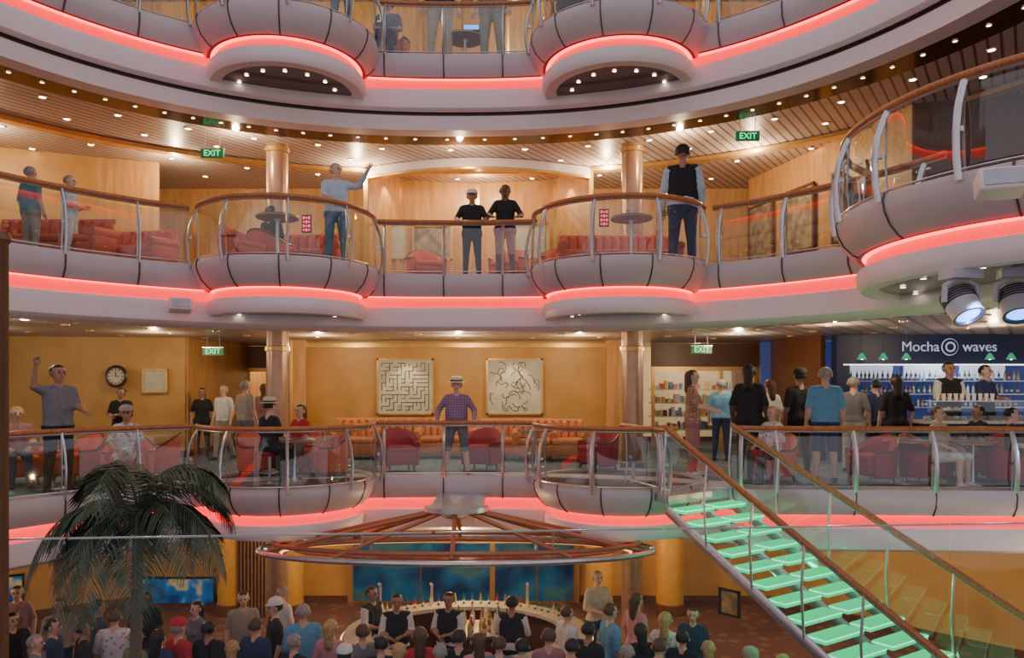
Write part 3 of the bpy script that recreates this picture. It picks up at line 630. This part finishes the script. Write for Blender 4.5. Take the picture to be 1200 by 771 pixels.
for x0,x1 in((414,492),(494,574),(580,628),(630,672)):
    D=18.8; X0,X1=bx(x0,D),bx(x1,D); b.box(((X0+X1)/2,D,-2.95),(X1-X0,.06,1.45),mat('backbar_panel',(.05,.16,.18),.25,es=.08,kind='screen',scale=.8))
b.box((bx(543,18.8),18.86,-2.95),(5.9,.05,1.6),TRIMG); b.build('back_bar_panels')
frame(bx(852,16.8),16.6,bz(706,16.6),.42,.5,'dark',rad(-45),BLACK).build('framed_picture')
# ---------------------------------------------------------------- bar
BCx,BCy=-.80,13.3; SX=1.22
b=MB(); stone=mat('bar_top_stone',(.66,.62,.52),.2,col2=(.5,.45,.35),scale=14)
b.lathe([(1.4,1.15),(1.8,1.15),(1.82,1.10),(1.8,1.06),(1.67,1.05),(1.62,.9),(1.62,.1),(1.67,.0)],(BCx,BCy,FB),[stone,stone,stone,DWOOD,HONEY,HONEY,DWOOD],n=64,sx=SX)
b.lathe([(1.4,1.15),(1.4,1.08),(1.47,1.05),(1.47,0)],(BCx,BCy,FB),[stone,DWOOD,DWOOD],n=64,sx=SX)
b.lathe([(1.82,1.09),(1.85,1.07),(1.82,1.05)],(BCx,BCy,FB),mat('bar_edge_glow',(1,.8,.5),.5,em=(1,.75,.4),es=2),n=64,sx=SX); b.build('bar_counter')
b=MB()
b.lathe([(0,1.0),(.5,1.0),(.5,.95),(.45,.9),(.45,0)],(BCx+.1,BCy+.55,FB),[stone,STEEL,DWOOD,DWOOD],n=32,sx=1.5)
gl=[mat('bottle%d'%i,c,.15) for i,c in enumerate([(.05,.2,.08),(.5,.25,.05),(.7,.7,.65),(.1,.1,.3),(.45,.05,.05),(.8,.6,.2)])]
def bottle(b,x,y,z,s=1):
    m=random.choice(gl); b.lathe([(0,0),(.035*s,0),(.037*s,.15*s),(.03*s,.19*s),(.012*s,.22*s),(.012*s,.29*s),(0,.29*s)],(x,y,z),m,n=8); b.lathe([(.0375*s,.05*s),(.0375*s,.12*s)],(x,y,z),CREAM,n=8)
for i in range(30): a=i*2*pi/15; r=.44 if i<15 else .28; bottle(b,BCx+.1+r*1.5*cos(a),BCy+.55+r*sin(a),FB+1.0,1.1)
for px in(444,505,618): X=bx(px,14.7); b.tube([(X,14.85,FB+1.15),(X,14.85,FB+1.55),(X,14.7,FB+1.6)],.03,STEEL,n=8)
for i in range(26):
    a=rad(25+i*5); bottle(b,BCx+1.6*SX*cos(a),BCy+1.6*sin(a),FB+1.15,.75)
b.build('bar_bottles')
for a in range(225,320,18): stool(BCx+2.15*SX*cos(rad(a)),BCy+2.15*sin(rad(a)),FB,.8)
# ---------------------------------------------------------------- canopy wheel above the bar
b=MB(); hx,hy,zz=-.95,12.6,-1.0; cop=mat('copper_tube',(.46,.17,.08),.35,.4)
for a_,b_,z,r in((3.35,1.0,zz,.05),(3.1,.86,zz+.12,.04),(2.75,.7,zz+.02,.035)):
    b.tube([(hx+a_*cos(t),hy+b_*sin(t),z) for t in np.linspace(0,2*pi,73)],r,STEEL if r>.045 else cop,n=8)
b.lathe([(3.35,zz+.04),(2.75,zz+.06)],(hx,hy,0),GLASSN,n=60,sy=.30)
b.lathe([(3.0,zz-.03),(2.95,zz-.05)],(hx,hy,0),mat('warm_rim_light',(1,.6,.3),.5,em=(1,.4,.12),es=4),n=60,sy=.29)
b.lathe([(0,-.26),(.55,-.26),(.55,-.34),(.3,-.40),(.2,-.46),(0,-.46)],(hx,hy,0),STEEL,n=30,sy=.6)
for k in range(10):
    t=2*pi*k/10+pi/2; e=(hx+3.25*cos(t),hy+.97*sin(t),zz+.05)
    b.tube([(hx+.35*cos(t),hy+.18*sin(t),-.34),e],.038,cop,n=6)
for t in(.5,2.64,3.9,5.5):
    b.tube([(hx+1.9*cos(t),hy+.6*sin(t),-.7),(hx+1.9*cos(t),hy+.6*sin(t),-1.0)],.02,STEEL,n=5)
b.box((hx,hy+1.0,-.31),(.9,1.7,.08),STEEL); b.build('bar_canopy_wheel')
# ---------------------------------------------------------------- staircase
GRN=mat('green_lit_glass',(.0,.12,.05),.7,em=(.0,.85,.27),es=1.25,spec=.1); GEDGE=mat('tread_edge_white',(.1,.6,.4),.5,em=(.10,1,.5),es=2.2)
NS=22; run=6.3/NS
def Lp(u): return Vector((2.51+.60*u,11.9-.86*u,0))
def Rp(u): return Vector((3.75+.74*u,12.75-.80*u,0))
def zt(u): return -.595*u
b=MB()
lerp=lambda a,c,f:a.lerp(c,f)
def quadbox(P,z0,z1,m): 
    vs=[(q.x,q.y,z0) for q in P]+[(q.x,q.y,z1) for q in P]; b.add(vs,[[3,2,1,0],[4,5,6,7],[0,1,5,4],[1,2,6,5],[2,3,7,6],[3,0,4,7]],m)
for i in range(NS-1):
    u=run*i+.05; z=FB/NS*(i+1)
    p=[Lp(u),Rp(u),Rp(u+run-.02),Lp(u+run-.02)]
    for f0,f1 in((.02,.46),(.54,.98)):
        a0,a1,a2,a3=lerp(p[0],p[1],f0),lerp(p[0],p[1],f1),lerp(p[3],p[2],f1),lerp(p[3],p[2],f0)
        quadbox([a0,a1,a2,a3],z-.07,z,GRN)
        up_=Vector((0,0,z-.02))
        for q0,q1 in((a3,a2),(a0,a1),(a0,a3),(a1,a2)): b.tube([q0+up_,q1+up_],.011,GEDGE,n=4)
        quadbox([a0,a1,lerp(a2,a1,.5),lerp(a3,a0,.5)],z-.11,z-.072,DSTEEL)
us=[6.3*i/24 for i in range(25)]
for f in(0.0,.5,1.0): b.tube([Lp(u).lerp(Rp(u),f)+Vector((0,0,zt(u)-.22)) for u in us],.05,STEEL,n=8,flat=1.8)
lp=[(1.9,13.75),(2.51,11.87),(3.75,12.72),(4.4,13.2)]
vs=[(x,y,0.02) for x,y in lp]+[(x,y,-.12) for x,y in lp]; b.add(vs,[[0,1,2,3],[7,6,5,4],[0,4,5,1],[1,5,6,2]],STEEL)
b.build('glass_staircase')
def stair_rail(fn):
    b=MB(); pts=[fn(u)+Vector((0,0,zt(u)+1.12)) for u in us]
    b.tube(pts,.042,RAILW,n=10); b.grid([[fn(u)+Vector((0,0,zt(u)-.05)) for u in us],[fn(u)+Vector((0,0,zt(u)+1.02)) for u in us]],GLASSN)
    for k in range(0,25,3):
        u=us[k]; b.tube([fn(u)+Vector((0,0,zt(u)-.25)),fn(u)+Vector((-.05,-.03,zt(u)+.5)),fn(u)+Vector((0,0,zt(u)+1.08))],.018,STEEL,n=6)
    b.tube([p-Vector((0,0,.07)) for p in pts],.012,STEEL,n=5); b.build('stair_handrail')
stair_rail(lambda u:Lp(u)+Vector((-.03,0,0))); stair_rail(lambda u:Rp(u)+Vector((.03,0,0)))
railing(line((2.0,13.5),(2.5,11.95),6,-1),F0,1.3,ribs=False)
railing(line((3.8,12.75),(4.3,12.55),4,1),F0,1.3,ribs=False)
for u in(1.2,3.0,4.8): 
    c=Lp(u).lerp(Rp(u),.5); light(c.x,c.y,zt(u)-.5,15,(.1,1,.45),.15,name='stair_underlight')
# ---------------------------------------------------------------- palm
b=MB(); px_,py_=bx(160,8.6),8.6; trunk=mat('palm_trunk',(.20,.17,.12),.9,scale=20); leaf=mat('palm_leaf',(.045,.085,.045),.6,col2=(.09,.14,.09),scale=9)
pts=[];rs=[]
for i in range(40):
    f=i/39; pts.append((px_+.12*sin(f*1.4)-.1,py_,FB+.3+f*(3.60))); rs.append(.085-.03*f+(.008 if i%2 else 0))
b.tube(pts,rs,trunk,n=10); cr=Vector(pts[-1]); b.tube([cr,cr+Vector((0,0,.25))],[.07,.03],mat('palm_shaft',(.12,.2,.08),.6),n=8)
R=random.Random(3)
for k in range(18):
    az=k*2.4; el=R.uniform(.40,1.15) if k>3 else 1.3; Ln=R.uniform(1.35,1.65); d=Vector((cos(az),sin(az),0)); p=cr+Vector((0,0,.15)); v=d*cos(el)+Vector((0,0,sin(el))); rc=[p.copy()]
    n=26
    for i in range(n):
        v=(v+Vector((0,0,-.115-.02*i/n))).normalized(); p=p+v*Ln/n; rc.append(p.copy())
    b.tube(rc,[.014-.010*i/n for i in range(n+1)],leaf,n=4)
    side=Vector((-d.y,d.x,0))
    for i in range(2,n+1):
        t=(rc[i]-rc[i-1]).normalized()
        ln=.42*sin(pi*(.12+.83*i/n))+.08
        for h in(0,.5):
            q=rc[i].lerp(rc[i-1],h)
            for sg in(-1,1):
                dd=(side*sg*.72+t*.55+Vector((0,0,-.28+R.uniform(-.15,.12)))).normalized(); m1=q+dd*ln*.55; tip=q+dd*ln+Vector((0,0,-.18*ln-.05))
                wv=t*.013; b.add([q-wv*.4,q+wv*.4,m1+wv,tip,m1-wv],[[0,1,2,3,4]],leaf)
b.lathe([(0,0),(.3,0),(.36,.4),(.38,.42),(.33,.42),(.30,.36),(0,.34)],(px_-.1,py_,FB),[DSTEEL,DSTEEL,DSTEEL,DSTEEL,DSTEEL,trunk],n=28)
b.build('potted_palm')
# ---------------------------------------------------------------- near landing, glass balustrade, post
g0,g1=(-3.3,3.64),(3.3,4.16)
b=MB(); vs=[(-5,-3,0),(5,-3,0),(5,g1[1]+.3,0),(-5,g0[1]-.0,0)]; vs+=[(x,y,-.3) for x,y,_ in vs]; b.add(vs,[[0,1,2,3],[7,6,5,4],[2,6,7,3],[0,3,7,4],[1,5,6,2]],CARPET); b.build('floor')
b=MB(); cuts=[-3.3,bx(82,3.7),bx(250,3.78),bx(510,3.9),bx(775,3.98),bx(1105,4.1),3.3]
for a,c in zip(cuts[:-1],cuts[1:]):
    ya=g0[1]+(a-g0[0])/6.6*.52; yc=g0[1]+(c-g0[0])/6.6*.52; a+=.006; c-=.006
    b.add([(a,ya-.05,.02),(c,yc-.05,.02),(c,yc-.05,1.05),(a,ya-.05,1.05)],[[0,1,2,3]],GLASSN)
    b.box(((a+c)/2,(ya+yc)/2-.05,1.054),(c-a,.014,.008),mat('glass_edge',(.35,.48,.46),.2),rz=math.atan2(yc-ya,c-a))
    b.box(((a+c)/2,(ya+yc)/2-.05,.04),(c-a,.05,.08),STEEL,rz=math.atan2(yc-ya,c-a))
b.build('glass_balustrade')
b=MB(); b.lathe([(.035,0),(.03,.1),(.03,2.5),(.045,2.52),(.03,2.56),(0,2.57)],(bx(2,3.6),3.6,0),DWOOD,n=14); b.build('wood_post')
# ---------------------------------------------------------------- cafe
y=17.3; X0,X1=bx(985,y),bx(1290,y)
b=MB(); W_=X1-X0
b.box(((X0+X1)/2,y,2.62),(W_,.2,.70),NAVY); b.box((X0,y,1.48),(.3,.3,2.95),NAVY); b.box(((X0+X1)/2,y+2.6,1.48),(W_+2,.1,2.95),mat('cafe_back',(.05,.07,.20),.5,em=(.1,.2,.8),es=.12))
b.box(((X0+X1)/2,y-.12,2.27),(W_,.06,.03),mat('cafe_lightline',(1,1,1),.5,em=(1,.85,.6),es=2.5))
for zz in(1.2,1.55,1.9):
    b.box(((X0+X1)/2+.3,y+2.4,zz),(W_-1,.3,.03),STEEL)
    x=X0+.9
    while x<X1-.3: bottle(b,x,y+2.35,zz+.015,.9); x+=random.uniform(.1,.16)
for k in range(3): b.box((X0+1.9+k*1.5,y+2.5,2.15),(1.2,.04,.35),mat('menu_board',(.7,.7,.75),.5,em=(.8,.85,1),es=.6))
b.box((X1-1.25,y-.1,1.2),(.7,.1,2.2),mat('poster_red',(.5,.08,.05),.4,col2=(.75,.5,.12),scale=2.5))
b.build('cafe_kiosk')
b=MB(); cx0=bx(1072,15.9); b.box((cx0+2,15.9,.5),(4.0,.7,1.0),NAVY); b.box((cx0+2,15.85,1.02),(4.1,.85,.06),stone); b.box((cx0+2,15.6,1.25),(3.8,.02,.4),GLASSN); b.box((cx0+2,15.75,1.46),(3.8,.35,.02),STEEL)
for i in range(24): b.rbox((cx0+.2+i*.155,15.8,1.10),(.12,.12,.08),.03,random.choice([ORANGE,CREAM,DWOOD,mat('pastry',(.6,.35,.12),.7)]),nu=8,nv=4)
for i in range(10): b.lathe([(.03,1.47),(.045,1.62),(.04,1.62)],(cx0+.4+i*.13,15.75,0),C['white'],n=8)
b.build('cafe_counter')
def text(s,x,y,z,size,m,yaw=0,name='sign_text',par=None,ex=.006):
    c=bpy.data.curves.new(name,'FONT'); c.body=s; c.size=size; c.extrude=ex; c.align_x='CENTER'; c.align_y='CENTER'
    o=bpy.data.objects.new(name,c); o.rotation_euler=(rad(90),0,yaw); o.location=(x,y,z); c.materials.append(m); bpy.context.collection.objects.link(o)
    if par: o.parent=par
    return o
SGL=mat('sign_lettering',(.55,.6,.72),.4,em=(.6,.7,1),es=.45)
e=bpy.data.objects.new('cafe_sign',None); e.location=(bx(1113,17.15),17.15,2.68); bpy.context.collection.objects.link(e)
text('Mocha',-.68,0,0,.33,SGL,name='lettering_left',par=e); text('waves',.70,0,0,.33,SGL,name='lettering_right',par=e)
b=MB(); b.M=Matrix.Rotation(rad(90),4,'X'); b.lathe([(0,.02),(.18,.02),(.20,.0)],(0,0,0),[NAVY,SGL],n=28); b.lathe([(.08,.03),(.10,.035),(.12,.03)],(0,0,0),SGL,n=24); o=b.build('round_mark'); o.parent=e
b=MB()
for px in(1010,1035,1062,1160,1185):
    X=bx(px,16.2); b.tube([(X,16.2,2.98),(X,16.2,2.5)],.006,BLACK,n=4); b.lathe([(.02,2.5),(.05,2.46),(.10,2.36)],(X,16.2,0),mat('green_shade',(.03,.25,.15),.3,em=(.05,.5,.25),es=.6),n=14); b.sphere((X,16.2,2.38),.03,BULB,n=8,k=5)
b.build('pendant_lamps')
light(bx(1120,16.6),16.9,2.2,45,(.6,.72,1)); light(bx(1120,19),19,2.4,55,(.55,.7,1))
GREENS=mat('exit_green',(.1,.8,.35),.4,em=(.1,1,.35),es=1.5); SIGNB=mat('exit_panel',(.02,.10,.05),.4,em=(.02,.25,.10),es=.3)
def exitsign(px,q,D,w=.5,zc=None,s='EXIT'):
    z=bz(q,D); e=bpy.data.objects.new('exit_sign',None); e.location=(bx(px,D),D,z); bpy.context.collection.objects.link(e)
    b=MB(); b.box((0,0,0),(w,.05,w*.36),SIGNB); b.box((0,0,w*.18+.01),(w+.02,.06,.02),STEEL)
    for sx in(-.15,.15): b.tube([(sx,0,w*.18),(sx,0,w*.18+.4)],.008,STEEL,n=5)
    o=b.build('panel'); o.parent=e; text(s,0,-.03,0,w*.36,GREENS,name='lettering',par=e)
exitsign(249,180,15.0,.46); exitsign(876,160,14.4,.46); exitsign(250,412,18.0,.5); exitsign(822,410,18,.5)
b=MB(); redl=mat('red_led',(1,.05,.1),.5,em=(1,.02,.08),es=3)
for px,q,D in((358,160,16.5),(712,153,16.5),(359,262,16.5),(708,255,16.5)):
    X=bx(px,D); z=bz(q,D); b.box((X,D+.03,z),(.22,.04,.40),BLACK)
    for i in range(3):
        for j in range(4): b.box((X-.06+.06*i,D,z-.14+.09*j),(.035,.02,.06 if (i+j)%2 else .03),redl)
b.build('led_message_board')
# ---------------------------------------------------------------- moving heads, speakers
BLU=mat('spot_lens_blue',(.1,.2,.8),.3,em=(.10,.28,1),es=5); LG=mat('fixture_grey',(.55,.58,.68),.4)
def movinghead(x,y,z,yaw,tl):
    b=MB(); b.M=place(x,y,z,yaw)
    b.box((0,0,-.04),(.34,.24,.10),LG); b.tube([(0,0,.1),(0,0,0)],.05,LG)
    for sx in(-1,1): b.tube([(sx*.08,0,-.1),(sx*.19,0,-.16),(sx*.2,0,-.34)],.03,LG,n=8)
    M=b.M; b.M=M@Matrix.Translation((0,0,-.34))@Matrix.Rotation(tl,4,'X')
    b.lathe([(0,.2),(.1,.2),(.15,.12),(.165,-.02),(.15,-.14),(.16,-.2),(.13,-.2),(.12,-.17),(0,-.17)],(0,0,0),[LG,LG,LG,LG,LG,BLACK,BLACK,BLU],n=24)
    for k in range(5): b.lathe([(.168,-.02+.03*k),(.172,-.01+.03*k),(.168,.0+.03*k)],(0,0,0),BLACK,n=20)
    return b.build('stage_moving_light')
movinghead(bx(1126,7.9),7.9,3.03,rad(10),rad(-35)); movinghead(bx(1192,8.0),8.0,3.06,rad(-20),rad(-30))
light(bx(1126,7.9),7.5,2.6,160,(.35,.5,1),.08,'SPOT','stage_light_beam',(rad(70),0,rad(-20)),60)
light(bx(1192,8),7.6,2.7,160,(.35,.5,1),.08,'SPOT','stage_light_beam',(rad(60),0,rad(-50)),60)
def speaker(x,y,z,yaw):
    b=MB(); b.M=place(x,y,z,yaw)@Matrix.Rotation(rad(-15),4,'X'); b.rbox((0,0,0),(.38,.26,.22),.04,WHITE); b.box((0,-.135,0),(.30,.012,.15),LG); b.tube([(0,.1,.0),(0,.3,.05)],.03,LG); return b.build('loudspeaker')
p=SP(tX(bx(168,11.9)),.3); speaker(p[0],p[1],bz(358,p[1]),rad(30)); speaker(bx(1172,6.6),6.6,bz(215,6.6),rad(-20))
b=MB()
for i in range(260):
    c=Vector((9.2+random.uniform(-1.4,1.4),13+random.uniform(-.4,.4),F2+.2+random.uniform(0,.7))); d=Vector((random.uniform(-1,1),random.uniform(-1,1),random.uniform(-.2,1))).normalized()*.2; w=d.orthogonal().normalized()*.04
    b.add([c,c+d*.5+w,c+d,c+d*.5-w],[[0,1,2,3]],leaf)
b.box((9.2,13,F2+.12),(2.9,.6,.3),DSTEEL); b.build('planter_greenery')
# ---------------------------------------------------------------- world + camera
w=bpy.data.worlds.new('World'); bpy.context.scene.world=w; w.use_nodes=True
w.node_tree.nodes['Background'].inputs[0].default_value=(.96,.87,.92,1); w.node_tree.nodes['Background'].inputs[1].default_value=.68
cam=bpy.data.cameras.new('cam'); co=bpy.data.objects.new('camera',cam); bpy.context.collection.objects.link(co)
co.location=(0,0,EYE); co.rotation_euler=(rad(90),0,0); cam.lens=36*FL/1200; cam.shift_y=64.5/1200; cam.clip_start=.05
bpy.context.scene.camera=co
